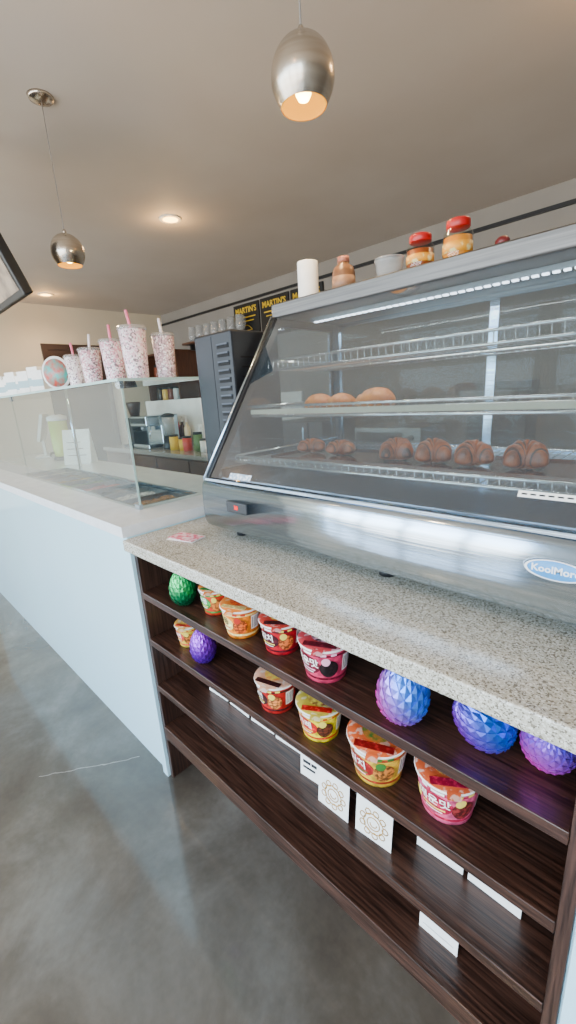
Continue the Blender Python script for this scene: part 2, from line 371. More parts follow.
# items behind guard
t=thing('menu_tent','white folded menu card standing on the counter','sign',(-3.2,1.14,1.0103),rot=(0,0,math.radians(40)))
bm=bmesh.new()
for s in (1,-1):
    v=[bm.verts.new(p) for p in ((-.1,s*.05,0),(.1,s*.05,0),(.1,0,.24),(-.1,0,.24))]; bm.faces.new(v)
obj('card',mesh_from(bm,'card'),paper,t)
for i in range(3): box('print_line',-.07,.07-.02*i,-.040+.008*i,-.0385+.008*i,.06+.045*i,.064+.045*i,ink,t)
t=thing('drink_dispenser','yellow-green juice dispenser with white lid','dispenser',(-3.6,1.16,1.0103))
lathe('tank',[(0,.03),(.06,.03),(.065,.06),(.065,.3),(0,.3)],M('lime_juice',(170,200,50),.2,c2=(206,214,90),scale=6),t)
lathe('lid',[(0,.3),(.07,.3),(.07,.33),(.03,.345),(0,.345)],white,t)
lathe('stand',[(0,0),(.075,0),(.075,.02),(.06,.03),(0,.03)],black,t)
tubes('tap',[[(0,-.06,.06),(0,-.09,.06),(0,-.095,.035)]],.008,black,t)
t=thing('register','white point of sale terminal on the counter','register',(-4.0,1.14,1.0103),rot=(0,0,math.radians(-25)))
boxes('stand',[(-.09,.09,-.06,.06,0,.015),(-.02,.02,.0,.02,.015,.18)],white,t,bevel=.003)
box('screen',-.16,.16,-.012,.012,.0,.22,white,t,bevel=.004,off=(0,0,.14),rot=(math.radians(-15),0,0))

# hanging menu screen
t=thing('hanging_menu_screen','black-framed flat menu screen hung from the ceiling, tilted down','screen',(-3.15,.80,1.965),rot=(math.radians(21),0,0))
box('frame',-.57,.57,-.0,.05,0,.66,black,t,bevel=.006)
box('display',-.54,.54,-.003,-.0005,.03,.63,M('menu_display',(80,72,70),.25,c2=(170,150,130),scale=7),t)
Rm=Matrix.Rotation(math.radians(-21),3,'X')
p1=Vector((0,.06,.4)); p2=Rm@(Vector((-3.15,.95,2.895))-Vector((-3.15,.80,1.965)))
tubes('mount_pole',[[p1,p2]],.018,black,t)

# ------------------------------------------------------------ near counter
GZ0,GZ1=.930,.968
box_t=box('granite_countertop',-1.333,1.3,.555,1.47,GZ0,GZ1,granite_m,bevel=.004)
tag(box_t,'speckled beige granite countertop over dark shelving','countertop')
SX0,SX1=-1.30,-.033
u=thing('open_shelf_unit','dark wood open shelving unit with snacks under the granite top','shelf',(-.67,.78,0))
o=(.67,-.78,0)
FY,BY=.572,.98
SH=[.790,.612,.425,.245]
boxes('side_panel',[(SX0,SX0+.02,FY,BY,0,GZ0-.0005)],woodside,u,off=o,bevel=.001)
boxes('side_panel',[(SX1-.02,SX1,FY,BY,0,GZ0-.0005)],woodside,u,off=o,bevel=.001)
box('back_panel',SX0+.02,SX1-.02,BY-.012,BY,.1,GZ0-.0005,woodside,u,off=o)
for z in SH:
    th=.024 if z>.3 else .055
    box('shelf_board',SX0+.0205,SX1-.0205,FY-.004,BY-.0125,z-th,z,wood,u,off=o,bevel=.0015)
box('toe_kick',SX0+.0205,SX1-.0205,FY+.09,FY+.105,0,.189,wood,u,off=o)
e1=box('end_panel',LX1+.0005,SX0-.0005,.56,1.27,0,GZ0-.0005,white_pan,bevel=.001)
tag(e1,'glossy white end panel beside the dark shelf unit','panel')
e2=thing('base_cabinet','white gloss base cabinet under the granite top','cabinet',(.62,.9,0))
o2=(-.62,-.9,0)
box('body',SX1+.0005,1.28,.58,1.45,0.0,GZ0-.0005,white_pan,e2,off=o2)
boxes('door',[(SX1+.004,.6,.562,.5795,.03,GZ0-.006)],white_pan,e2,off=o2,bevel=.001)
boxes('door',[(.605,1.276,.562,.5795,.03,GZ0-.006)],white_pan,e2,off=o2,bevel=.001)

# ------------------------------------------------------------ noodle bowls
def bowl(x,y,z,d,h,main,second,lidc,ang,lab,band=(245,240,232),pic=(214,120,48),word='라면',ws=.27,third=(240,214,90)):
    t=thing('instant_noodle_bowl',lab,'instant noodles',(x,y,z+.0005),rot=(0,0,math.radians(ang)),group='instant noodle bowls on the shelves')
    R=d/2; r0=R*.76
    rf=lambda zz: r0+(R*.97-r0)*max(0,min(1,zz/h))
    mm=M('bowl_print_'+str(main),main,.35,c2=tuple(v*.72 for v in main),scale=45,lo=.45,hi=.6)
    ms=M('bowl_print_'+str(second),second,.35,c2=tuple(min(255,v*1.3+15) for v in second),scale=90,lo=.5,hi=.62)
    m3=M('bowl_print_'+str(third),third,.35)
    wh=M('bowl_cream',band,.4)
    prof=[(0,.004),(r0*.9,.004),(r0*.92,0),(r0,0),(rf(h*.10),h*.10),(rf(h*.17),h*.17),(rf(h*.80),h*.80),(rf(h*.86),h*.86),(rf(h*.92),h*.92),(R,h*.94),(R*1.015,h*.97),(R,h)]
    mi=[1,1,1,0,2,0,2,0,1,1,1]
    lathe('bowl',prof,[mm,wh,ms],t,mi=mi,seg=40)
    lathe('foil_lid',[(R,h),(R*.97,h+.0015),(R*.6,h+.003),(0,h+.0035)],M('lid_'+str(lidc),lidc,.3,c2=tuple(min(255,v*.45+130) for v in lidc),scale=55,lo=.52,hi=.58),t,seg=40)
    lathe('lid_emblem',[(R*.5,h+.0042),(R*.2,h+.005),(0,h+.0052)],M('lid_food'+str(pic),pic,.4,c2=third,scale=110),t,seg=24)
    box('lid_banner',-R*.62,R*.62,-R*.82,-R*.55,0,.0006,ms,t,off=(0,0,h+.0042))
    box('pull_tab',-.012,.012,-.012,.002,0,.0008,M('lid_'+str(lidc),lidc),t,off=(0,-R,h+.001),rot=(math.radians(20),0,0))
    patch('food_picture',rf,.0,.8,h*.2,h*.70,M('noodle_picture'+str(pic),pic,.4,c2=tuple(v*.5 for v in pic),scale=130,lo=.45,hi=.55),t,ell=True)
    patch('label_panel',rf,-1.3,.05,h*.24,h*.78,ms,t,ell=True,out=.0006)
    patch('accent_badge',rf,.1,.45,h*.55,h*.78,m3,t,ell=True,out=.0012,n=5)
    patch('accent_badge',rf,-1.5,-1.15,h*.3,h*.6,m3,t,ell=True,out=.0012,n=5)
    wrap_text('lettering',word,h*ws,rf,-.62,h*.58,wh if sum(second)<420 else ink,t,bold=.0005)
    patch('printed_stripe',rf,-1.05,-.2,h*.36,h*.40,m3,t,out=.001,n=6)
    patch('printed_stripe',rf,-.95,-.3,h*.29,h*.32,wh,t,out=.001,n=6)
    for q in (-.9,-.55,-.35,-1.3,.2,.6): patch('printed_stripe',rf,q-.12,q+.1,h*.83,h*.9,wh if q<0 else m3,t,out=.001,n=3)
    patch('nutrition_label',rf,1.0,1.5,h*.3,h*.78,wh,t)
    for q in range(4): patch('barcode_line',rf,1.05+q*.11,1.085+q*.11,h*.35,h*.73,ink,t,out=.0014,n=2)
S1,S2,S3,S4=SH
bowl(-.975,.655,S1,.098,.078,(206,50,26),(40,120,50),(226,120,50),30,'small red and orange instant noodle bowl',word='우동')
bowl(-.822,.628,S1,.114,.085,(240,130,20),(236,200,120),(236,130,40),20,'orange instant noodle bowl with printed lid',pic=(235,100,30),word='우동',third=(200,50,30))
bowl(-.687,.642,S1,.110,.082,(190,16,36),(60,12,20),(200,60,50),35,'red instant noodle bowl with white lettering',word='김치',pic=(220,110,50))
bowl(-.54,.634,S1,.120,.088,(214,56,96),(90,12,30),(196,60,70),25,'pink-red instant noodle bowl with dark lid print',pic=(40,26,28),word='매운맛',third=(245,180,200))
bowl(-1.15,.65,S2,.09,.075,(225,190,60),(190,50,40),(220,160,60),30,'small yellow and red noodle bowl beside purple egg')
bowl(-.712,.634,S2,.114,.085,(196,30,30),(50,20,22),(226,170,140),15,'red and white instant noodle bowl on the lower shelf',pic=(236,140,70),word='라면')
bowl(-.566,.637,S2,.114,.085,(244,216,20),(180,30,24),(190,170,60),30,'bright yellow instant noodle bowl with dark lid',pic=(120,60,40),word='카레')
bowl(-.402,.632,S2,.130,.092,(226,180,50),(136,22,24),(226,100,50),22,'yellow and red noodle bowl with green accents',pic=(200,120,50),word='김치',third=(60,120,50))
bowl(-.258,.650,S2,.124,.090,(228,90,130),(156,20,54),(206,90,50),32,'pink instant noodle bowl with orange lid',pic=(150,50,50),word='매운맛',third=(250,214,100))

# ------------------------------------------------------------ scaly eggs
def eggmat(i,c1,c2,rt):
    m=bpy.data.materials.new('silk_filament_%d'%i); m.use_nodes=True; nt=m.node_tree; b=nt.nodes['Principled BSDF']
    tc=nt.nodes.new('ShaderNodeTexCoord'); s=nt.nodes.new('ShaderNodeVectorMath'); s.operation='DOT_PRODUCT'; s.inputs[1].default_value=rt
    nt.links.new(tc.outputs['Generated'],s.inputs[0])
    r=nt.nodes.new('ShaderNodeValToRGB'); r.color_ramp.elements[0].position=.2; r.color_ramp.elements[1].position=.8
    r.color_ramp.elements[0].color=lin(c1); r.color_ramp.elements[1].color=lin(c2)
    nt.links.new(s.outputs['Value'],r.inputs[0]); nt.links.new(r.outputs[0],b.inputs['Base Color'])
    b.inputs['Roughness'].default_value=.28; b.inputs['Metallic'].default_value=.6; b.inputs['Coat Weight'].default_value=.1
    return m
def egg(x,y,z,w,h,i,c1,c2,lab,tilt=(0,0,0),rt=(0,0,1)):
    t=thing('scaly_toy_egg',lab,'toy egg',(x,y,z+.0006),group='scaly toy eggs on the shelves')
    R=w/2
    def rad(k):
        th=k*pi; zz=(1-math.cos(th))/2
        r=R*math.sin(th)**.97*(1+.14*math.cos(th)) if 0<k<1 else 0
        return r*.96, zz*h
    prof=[rad(j/20) for j in range(21)]
    zc=.46*h
    bm=bmesh.new()
    rows=13
    def P(k,a,out):
        r,zz=rad(max(0.001,min(.999,k))); r2,z2=rad(max(.002,min(.998,k+.01))); r1,z1=rad(max(.001,min(.997,k-.01)))
        tx,tz=r2-r1,z2-z1; l=math.hypot(tx,tz) or 1; nx,nz=tz/l,-tx/l
        rr=r+nx*out
        return Vector((rr*math.cos(a),rr*math.sin(a),zz+nz*out-zc))
    for rI in range(rows):
        k=.05+(rI+.5)/rows*.92
        n=12
        dk=.92/rows*1.12; da=2*pi/n*.5
        for c_ in range(n):
            a=2*pi*(c_+.5*(rI%2))/n
            o_=R*.07
            tip=bm.verts.new(P(k+dk*1.05,a,o_)); l1=bm.verts.new(P(k,a-da,.0006)); r1=bm.verts.new(P(k,a+da,.0006))
            bot=bm.verts.new(P(k-dk,a,0)); cen=bm.verts.new(P(k+.1*dk,a,o_*.9))
            for q in ((tip,l1,cen),(l1,bot,cen),(bot,r1,cen),(r1,tip,cen)): bm.faces.new(q)
            und=bm.verts.new(P(k+dk*.8,a,-.0005))
            bm.faces.new((tip,und,l1)); bm.faces.new((tip,r1,und))
    rings=[]
    for r,zz in prof:
        rings.append([bm.verts.new((max(r-.0004,.0004)*math.cos(2*pi*q/28),max(r-.0004,.0004)*math.sin(2*pi*q/28),zz-zc)) for q in range(28)])
    for a_,b_ in zip(rings,rings[1:]):
        for q in range(28): bm.faces.new((a_[q],a_[(q+1)%28],b_[(q+1)%28],b_[q]))
    rot=Matrix.Rotation(tilt[1],3,'Y')@Matrix.Rotation(tilt[0],3,'X')@Matrix.Rotation(tilt[2],3,'Z')
    for v in bm.verts: v.co=rot@v.co
    mn=min(v.co.z for v in bm.verts)
    for v in bm.verts: v.co.z-=mn
    me=bpy.data.meshes.new('shell'); bm.to_mesh(me); bm.free()
    obj('shell',me,eggmat(i,c1,c2,rt),t)
egg(-1.085,.612,S1,.082,.114,0,(0,96,60),(20,190,100),'emerald green scaly toy egg')
egg(-1.02,.617,S2,.080,.112,1,(96,10,170),(160,50,220),'violet scaly toy egg')
egg(-.335,.612,S1,.097,.122,2,(240,70,180),(60,130,235),'pink and blue scaly toy egg',(0,.1,0),(.6,.1,.5))
egg(-.198,.645,S1,.090,.108,3,(160,20,185),(0,100,210),'deep blue and purple scaly toy egg lying tilted',(.5,-.7,0),(.6,.1,.5))
egg(-.105,.662,S1,.082,.106,4,(240,80,200),(100,100,240),'lavender and pink scaly toy egg lying tilted',(.7,.15,0),(.3,.1,.6))

# ------------------------------------------------------------ cards
def card(x,y,z,w,h,ang,lean,kind,lab):
    t=thing('printed_card',lab,'card',(x,y,z+.0008),rot=(math.radians(-lean),0,math.radians(ang)),group='white cards on the lower shelves')
    box('card_sheet',-w/2,w/2,0,.0015,0,h,paper,t)
    if kind=='gold':
        paths=[]
        def ring(cx,cz,r,n=20,a0=0,a1=2*pi): return [(cx+r*math.cos(a0+(a1-a0)*q/n),-.0006,cz+r*math.sin(a0+(a1-a0)*q/n)) for q in range(n+1)]
        cz=h*.42
        paths.append(ring(0,cz,w*.17)); paths.append(ring(0,cz,w*.27))
        for q in range(9):
            a=2*pi*q/9; paths.append(ring(w*.32*math.cos(a),cz+w*.32*math.sin(a),w*.08,8))
        paths.append(ring(0,cz,w*.09,8,pi,2*pi))
        tubes('gold_flower_drawing',paths,.0013,gold,t,seg=4)
    elif kind=='text':
        boxes('black_print',[(-w*.35,w*.05,-.0008,-.0001,h*.4,h*.48),(w*.1,w*.38,-.0008,-.0001,h*.4,h*.48),(-w*.35,w*.3,-.0008,-.0001,h*.25,h*.31)],ink,t)
    elif kind=='line':
        boxes('grey_print',[(-w*.4,w*.4,-.0008,-.0001,h*.16,h*.175)],M('grey_ink',(190,190,190),.6),t)
card(-.512,.604,S3,.090,.105,0,6,'gold','white card with round golden line drawing')
card(-.402,.608,S3,.090,.102,3,6,'gold','white card with round golden line drawing')
card(-.612,.635,S3,.06,.105,4,4,'text','white card with small black printed lettering')
for x in (-1.06,-.95,-.84,-.73): card(x,.676,S3,.098,.13,random.uniform(-3,3),4,'line','plain white printed card leaning on the shelf')
for x in (-.275,-.165,): card(x,.668,S3,.10,.13,random.uniform(-3,3),4,'line','plain white printed card near dark upright')
card(-.255,.632,S4,.085,.10,0,5,'line','plain white card on the bottom shelf')

for i in range(4):
    b=box('leaflet',-.055,.055,-.03,.03,0,.0012,pinkcard if i==3 else paper,off=(-1.165+random.uniform(-.004,.004),.695+random.uniform(-.003,.003),GZ1+.0002+i*.0014),rot=(0,0,math.radians(12+random.uniform(-6,6))))
    tag(b,'pink printed paper leaflet stacked on the granite','leaflet','pink leaflets on the granite')

# ------------------------------------------------------------ black vented appliance
AX0,AX1,AY0,AY1=-1.334,-1.128,.925,1.14
t=thing('vented_appliance','tall black enamel appliance with louvred side vents','appliance',(-1.23,1.04,GZ1))
o=(1.23,-1.04,-GZ1)
box('housing',AX0,AX1,AY0,AY1,.99,1.612,blackmet,t,off=o,bevel=.008)
box('side_seam',AX0+.10,AX0+.102,AY0-.0008,AY0+.001,1.0,1.60,slotd,t,off=o)
lv=boxes('front_louvre',[(AX1-.075,AX1-.018,AY0-.0045,AY0-.0005,1.055+k*.027,1.060+k*.027) for k in range(20)],slotm,t,off=o)
boxes('louvre_gap',[(AX1-.077,AX1-.016,AY0-.0015,AY0+.001,1.045+k*.027,1.0545+k*.027) for k in range(20)],slotd,lv)
boxes('side_louvre',[(AX1-.001,AX1+.0015,.96,1.04,1.06+k*.031,1.065+k*.031) for k in range(16)],slotd,t,off=o)
for x in (AX0+.03,AX1-.03):
    for y in (AY0+.04,AY1-.04):
        lathe('foot',[(0,0),(.012,0),(.014,.022),(0,.022)],black,t,loc=(x+1.23,y-1.04,.0002),seg=12)

# ------------------------------------------------------------ pastry display case
CX0,CX1=-1.098,.13
t=thing('pastry_display_case','countertop stainless pastry display case with slanted glass front','display case',(-.5,1.08,GZ1))
o=(.5,-1.08,-GZ1)
prof=[(1.42,1.0),(.80,1.0),(.762,1.004),(.742,1.016),(.733,1.034),(.730,1.06),(.730,1.09),(.731,1.12),(.735,1.148),(.742,1.157),(.77,1.16),(1.42,1.16)]
prism_x('base',prof,CX0,CX1,steel,t,off=o,smooth=True)
for x in (CX0+.06,-.5,CX1-.06):
    for y in (.83,1.36):
        lathe('foot',[(0,0),(.02,0),(.022,.01),(.015,.0315),(0,.0315)],black,t,loc=(x+.5,y-1.08,.0002),seg=16)
boxes('lower_rail',[(CX0,CX1,.742,.752,1.1585,1.166)],steel,t,off=o)
boxes('deck',[(CX0+.021,CX1-.021,.775,1.389,1.1605,1.166)],M('deck_steel',(150,170,190),.12,.9),t,off=o)
def slab_yz(name,p0,p1,th,x0,x1,mat,lab=None):
    d=(Vector((0,)+p1)-Vector((0,)+p0)).normalized(); nrm=Vector((0,d.z,-d.y))*th
    pr=[p0,p1,(p1[0]+nrm.y,p1[1]+nrm.z),(p0[0]+nrm.y,p0[1]+nrm.z)]
    return prism_x(name,pr,x0,x1,mat,t,off=o,label=lab)
G0=(.752,1.168); G1=(1.086,1.645)
slab_yz('front_glass',G0,G1,.006,CX0+.022,CX1-.022,glass)
for xa,xb in ((CX0,CX0+.02),(CX1-.02,CX1)):
    slab_yz('side_frame_front',(.745,1.162),(1.082,1.648),.03,xa,xb,black)
    boxes('side_frame',[(xa,xb,1.385,1.42,1.161,1.645),(xa,xb,.80,1.384,1.161,1.185),(xa,xb,1.10,1.384,1.62,1.645)],black,t,off=o)
    pr=[(.80,1.186),(1.384,1.186),(1.384,1.619),(1.105,1.619)]
    xm=(xa+xb)/2
    prism_x('side_glass',pr,xm-.003,xm+.003,glass,t,off=o)
tubes('edge_trim',[[(CX0+.004,.741,1.162),(CX0+.004,1.08,1.65)]],.005,steel,t,loc=o)
boxes('top_panel',[(CX0,CX1,1.084,1.42,1.646,1.69)],steel_t,t,off=o,bevel=.004)
box('rear_frame',CX0+.021,CX1-.021,1.39,1.42,1.161,1.19,steel_d,t,off=o)
for xa,xb,yy in ((CX0+.021,-.48,1.405),(-.5,CX1-.021,1.392)):
    dr=boxes('sliding_door',[(xa,xa+.025,yy,yy+.01,1.19,1.645),(xb-.025,xb,yy,yy+.01,1.19,1.645),(xa+.025,xb-.025,yy,yy+.01,1.19,1.205),(xa+.025,xb-.025,yy,yy+.01,1.63,1.645)],steel,t,off=o)
    box('door_pane',xa+.025,xb-.025,yy+.003,yy+.007,1.205,1.63,rearglass,dr)
lb=box('light_bar',CX0+.08,CX1-.08,1.19,1.215,1.632,1.645,steel_d,t,off=o)
boxes('led_strip',[(CX0+.09+k*.0215,CX0+.103+k*.0215,1.196,1.209,1.6285,1.6318) for k in range(49)],led,lb)
l=bpy.data.lights.new('case_light','AREA'); l.shape='RECTANGLE'; l.size=1.1; l.size_y=.02; l.energy=4.5; l.color=(1,.93,.84)
lo=bpy.data.objects.new('case_light',l); COL.objects.link(lo); lo.parent=t; lo.location=(-.484+.5,1.16-1.08,1.625-GZ1)
def wires(z,y0,y1,lip,name_lab):
    x0,x1=CX0+.045,CX1-.045
    P=[]
    for k in range(53):
        x=x0+(x1-x0)*k/52; P.append([(x,y0,z+lip),(x,y0+.001,z),(x,y1,z)])
    s=tubes('wire_shelf',P,.0017,chrome,t,seg=6,loc=o,label=name_lab)
    tubes('shelf_rim',[[(x0,y0,z+lip),(x1,y0,z+lip)],[(x0,y0-.002,z),(x1,y0-.002,z)],[(x0,y1,z),(x1,y1,z)],[(x0,(y0+y1)/2,z-.003),(x1,(y0+y1)/2,z-.003)],[(x0,y0,z+lip),(x0,y1,z+lip)],[(x1,y0,z+lip),(x1,y1,z+lip)]],.0035,chrome,s,seg=8)
wires(1.478,1.01,1.37,.028,'chrome wire top shelf')
wires(1.338,.925,1.37,.030,'chrome wire middle shelf')
wires(1.205,.84,1.37,.018,'chrome wire bottom shelf')
box('price_rail',CX0+.05,CX1-.05,.914,.9185,1.345,1.359,M('cream_rail',(186,176,150),.4),t,off=o)
box('controller',-.975,-.885,.7255,.7325,1.080,1.112,black,t,off=o,bevel=.003,seg=3)
text_front('digits','38',.017,EM('red_digits',(255,20,10),1.6),t,(-.93+.5,.7248-1.08,1.096-GZ1))
lg=lathe('logo_badge',[(0,0),(.015,0),(.016,.001),(.015,.0025),(0,.0025)],M('badge_blue',(60,150,215),.35),t,loc=(-.137+.5,.7295-1.08,1.106-GZ1),rot=(pi/2,0,0),seg=40)
lg.scale=(2.6,1,1)
lr=lathe('badge_rim',[(.0155,0),(.017,0),(.017,.0032),(.0155,.0032),(.0155,0)],M('badge_white',(240,244,248),.35),t,loc=(-.137+.5,.7295-1.08,1.106-GZ1),rot=(pi/2,0,0),seg=40)
lr.scale=(2.6,1,1)
text_front('lettering','KoolMore',.0164,M('badge_white',(240,244,248)),t,(-.137+.5,.7268-1.08,1.106-GZ1),bold=.0004)
def on_glass(name,x,w,s0,s1,mat,lift=.001):
    d=(Vector((0,)+G1)-Vector((0,)+G0)).normalized(); n_=Vector((0,-d.z,d.y))
    bm=bmesh.new(); vs=[]
    for xx,s in ((x-w/2,s0),(x+w/2,s0),(x+w/2,s1),(x-w/2,s1)):
        p=Vector((xx,)+G0)+d*s+n_*lift; vs.append(bm.verts.new(p))
    bm.faces.new(vs); return obj(name,mesh_from(bm,name),mat,t,o)
on_glass('warning_sticker',-.94,.095,.004,.022,M('sticker_blue',(150,180,205),.4,c2=(235,240,245),scale=120,lo=.48,hi=.52))
on_glass('paper_strip',-.165,.10,.047,.059,paper)
for q in range(7): on_glass('strip_print',-.205+q*.0135,.009,.0515,.0545,ink,.0016)

# ------------------------------------------------------------ breads
crust=M('golden_crust',(232,142,40),.4,c2=(186,96,24),scale=18,bump=.2,bscale=60)
crust2=M('brown_crust',(178,88,28),.28,c2=(100,44,16),scale=36,bump=.3,bscale=90)
crust3=M('dark_crust_groove',(82,38,16),.3,c2=(46,22,10),scale=60)
def bun(x,y,z,L_,W_,h,a,lab):
    bm=bmesh.new(); bmesh.ops.create_uvsphere(bm,u_segments=32,v_segments=20,radius=1)
    for v in bm.verts:
        p=v.co.copy(); zz=p.z
        if zz<0: zz*=.45
        r=1+.05*math.sin(p.x*5+x*9)+.04*math.sin(p.y*7+x*5)
        v.co=Vector((p.x*L_/2*r,p.y*W_/2*r,(zz+.45)*h/1.45))
        g_=abs(((p.x*2.2)%1)-.5)
        if zz>.5 and g_<.14: v.co.z-=h*.12
    b=obj('bread_roll',mesh_from(bm,'bread_roll'),crust,loc=(x,y,z),rot=(0,0,a),smooth=True)
    tag(b,lab,'bread roll','bread rolls on the middle wire shelf')
zb=1.3422
bun(-.935,1.12,zb,.105,.09,.054,.1,'round golden bread roll on wire shelf')
bun(-.828,1.10,zb,.095,.085,.052,-.2,'round golden bread roll on wire shelf')
bun(-.70,1.10,zb,.12,.1,.062,.2,'larger golden bread roll with browned top')
zt=1.2092
tr=thing('serving_tray','shallow brown reflective tray under the croissants','tray',(-.575,1.03,zt))
boxes('tray_body',[(-.40,.44,-.11,.11,0,.003),(-.40,.44,-.11,-.107,.003,.008),(-.40,.44,.107,.11,.003,.008),(-.40,-.397,-.107,.107,.003,.008),(.437,.44,-.107,.107,.003,.008)],M('brown_tray',(96,56,34),.15,c2=(76,44,28),scale=6,coat=.5),tr)
def croissant(x,y,z,w,a,hs=1.0,sd=0):
    rnd=random.Random(sd)
    bm=bmesh.new(); N=72; S=18; rings=[]; dark=[]
    bend=1.75*rnd.uniform(.85,1.05); ph=rnd.uniform(.1,.5); fr=rnd.uniform(3.0,3.9); sk=rnd.uniform(-.12,.12)
    for i in range(N+1):
        k=i/N*2-1; th=k*bend
        cx=w*.34*math.sin(th); cy=w*.42*(math.cos(th))-w*.1
        tx,ty=math.cos(th),-1.2*math.sin(th); l=math.hypot(tx,ty); tx/=l; ty/=l
        rr=w*.27*(1-abs(k)**2.4)**.55*(1+sk*k)+.004
        st=((abs(k)*fr+ph)%1); rr*=1+.14*math.sin(pi*st)**.6
        dark.append(st<.15 or st>.88)
        ring=[]
        for s in range(S):
            b_=2*pi*s/S; zz=math.sin(b_)*rr*(1.15*hs if math.sin(b_)>0 else .6)
            jit=1+.03*math.sin(b_*3+i*.4)
            ring.append(bm.verts.new((cx+(-ty)*math.cos(b_)*rr*jit, cy+tx*math.cos(b_)*rr*jit, zz*jit)))
        rings.append(ring)
    for i in range(N):
        for s in range(S):
            j=(s+1)%S; f=bm.faces.new((rings[i][s],rings[i][j],rings[i+1][j],rings[i+1][s]))
            if dark[i]: f.material_index=1
    bm.faces.new(rings[0][::-1]); bm.faces.new(rings[-1])
    mn=min(v.co.z for v in bm.verts)
    for v in bm.verts: v.co.z-=mn
    b=obj('croissant',mesh_from(bm,'croissant'),[crust2,crust3],loc=(x,y,z),rot=(0,0,a),smooth=True)
    tag(b,'dark browned ridged croissant on the bottom wire shelf','croissant','croissants on the bottom wire shelf')
zc_=zt+.0034
for i,(x,y,w,a,hs) in enumerate(((-.895,1.02,.084,.5,.8),(-.775,1.01,.084,.2,.8),(-.572,.99,.077,.6,1.35),(-.470,.99,.076,.3,1.4),(-.367,.985,.077,.5,1.35),(-.262,.985,.080,.35,1.4))):
    croissant(x,y,zc_,w,a,hs,i+3)

# ------------------------------------------------------------ things on top of case
ZT=1.6904
t=thing('paper_roll','white paper towel roll standing upright','paper roll',(-1.03,1.2,ZT))
lathe('roll',[(.014,0),(.034,0),(.0345,.003),(.0345,.125),(.034,.128),(.014,.128)],paper,t)
lathe('cardboard_core',[(.010,.001),(.0138,.001),(.0138,.127),(.010,.127),(.010,.001)],M('cardboard',(160,125,90),.8),t)
t=thing('syrup_bottle','brown sauce bottle with cream cap','bottle',(-.89,1.21,ZT))
lathe('bottle_body',[(0,0),(.034,0),(.036,.006),(.036,.066),(.030,.082),(.018,.09),(.018,.096),(0,.096)],M('amber_liquid',(110,72,46),.3,c2=(140,98,64),scale=20),t)
lathe('cap',[(0,.096),(.019,.096),(.018,.112),(0,.114)],M('tan_cap',(180,110,84),.5),t)
lathe('label_band',[(.0365,.015),(.0368,.015),(.0368,.055),(.0365,.055)],M('brown_label',(150,110,80),.5),t)
t=thing('plastic_tub','clear round plastic food tub','container',(-.72,1.2,ZT))
lathe('tub',[(0,0),(.032,0),(.040,.055),(.042,.057),(.042,.06),(.039,.06),(.031,.003),(0,.003)],plasticclear,t)
lathe('lid',[(0,.06),(.043,.06),(.043,.066),(0,.067)],plasticclear,t)
def jar(x,y,h,cont,lab):
    t=thing('glass_jar',lab,'jar',(x,y,ZT),group='red-lidded jars on the case')
    lathe('jar_glass',[(0,0),(.033,0),(.036,.006),(.036,h*.7),(.028,h*.8),(.028,h*.82)],GL('jar_glass',(245,245,240),1.0),t)
    lathe('contents',[(0,.0045),(.0345,.0065),(.0345,h*.62),(0,h*.63)],cont,t)
    lathe('red_lid',[(0,h*.82),(.028,h*.82),(.029,h*.83),(.029,h*.97),(.027,h),(0,h)],redm,t)
    lathe('label_band',[(.0362,.03),(.0366,.03),(.0366,h*.5),(.0362,h*.5)],M('jar_label',(225,150,30),.5,c2=(235,215,150),scale=50,lo=.5,hi=.6),t)
jar(-.625,1.2,.100,M('amber_preserve',(150,70,20),.3),'glass jar of amber preserve with red lid')
jar(-.522,1.2,.107,M('honey_preserve',(230,140,20),.3),'taller glass jar of yellow preserve with red lid')
t=thing('pepper_shaker','small dark red capped shaker','shaker',(-.43,1.25,ZT))
lathe('shaker_body',[(0,0),(.018,0),(.02,.01),(.018,.035),(0,.035)],M('dark_spice',(80,40,30),.4),t,seg=20)
lathe('cap',[(0,.035),(.018,.035),(.017,.048),(.01,.055),(0,.055)],M('maroon_cap',(110,30,30),.4),t,seg=20)

# ------------------------------------------------------------ back work counter
t=thing('work_counter','brown laminate work counter with dark top behind the serving area','counter',(-3.1,2.55,0))
o=(3.1,-2.55,0)
box('body',-5.4,-.4,2.25,2.87,.0,.86,brownlam,t,off=o)
for i in range(8):
    x=-5.38+i*.62
    dd=box('door',x+.005,x+.61,2.232,2.2495,.06,.84,brownlam,t,off=o,bevel=.002)
    box('handle',x+.5,x+.515,2.215,2.2315,.6,.72,steel_d,dd)
box('top',-5.42,-.38,2.22,2.9,.8605,.9,M('stone_top',(150,142,132),.2,c2=(120,114,106),scale=60),t,off=o)
box('backsplash',-5.4,-2.6,2.875,2.9,.9003,1.42,M('white_backsplash',(226,224,216),.3),t,off=o)
ZW=.9003
t=thing('espresso_machine','compact stainless espresso machine','coffee machine',(-4.6,2.52,ZW))
boxes('body',[(-.19,.19,-.02,.2,0,.36),(-.19,.19,-.2,-.02,.25,.36),(-.19,.19,-.2,-.02,0,.05)],steel,t,bevel=.008)
tubes('group_handle',[[(-.05,-.12,.2),(-.05,-.24,.2)]],.012,black,t)
lathe('group_head',[(0,.19),(.035,.19),(.035,.249),(0,.249)],steel_d,t,loc=(-.05,-.11,0),seg=20)
tubes('steam_wand',[[(.13,-.12,.25),(.13,-.15,.1)]],.006,chrome,t)
boxes('control_panel',[(-.17,.17,-.203,-.2001,.28,.34)],black,t)
t=thing('blender','blender with black base and clear jug','blender',(-4.25,2.5,ZW))
lathe('motor_base',[(0,0),(.09,0),(.09,.02),(.065,.14),(0,.14)],black,t,seg=20)
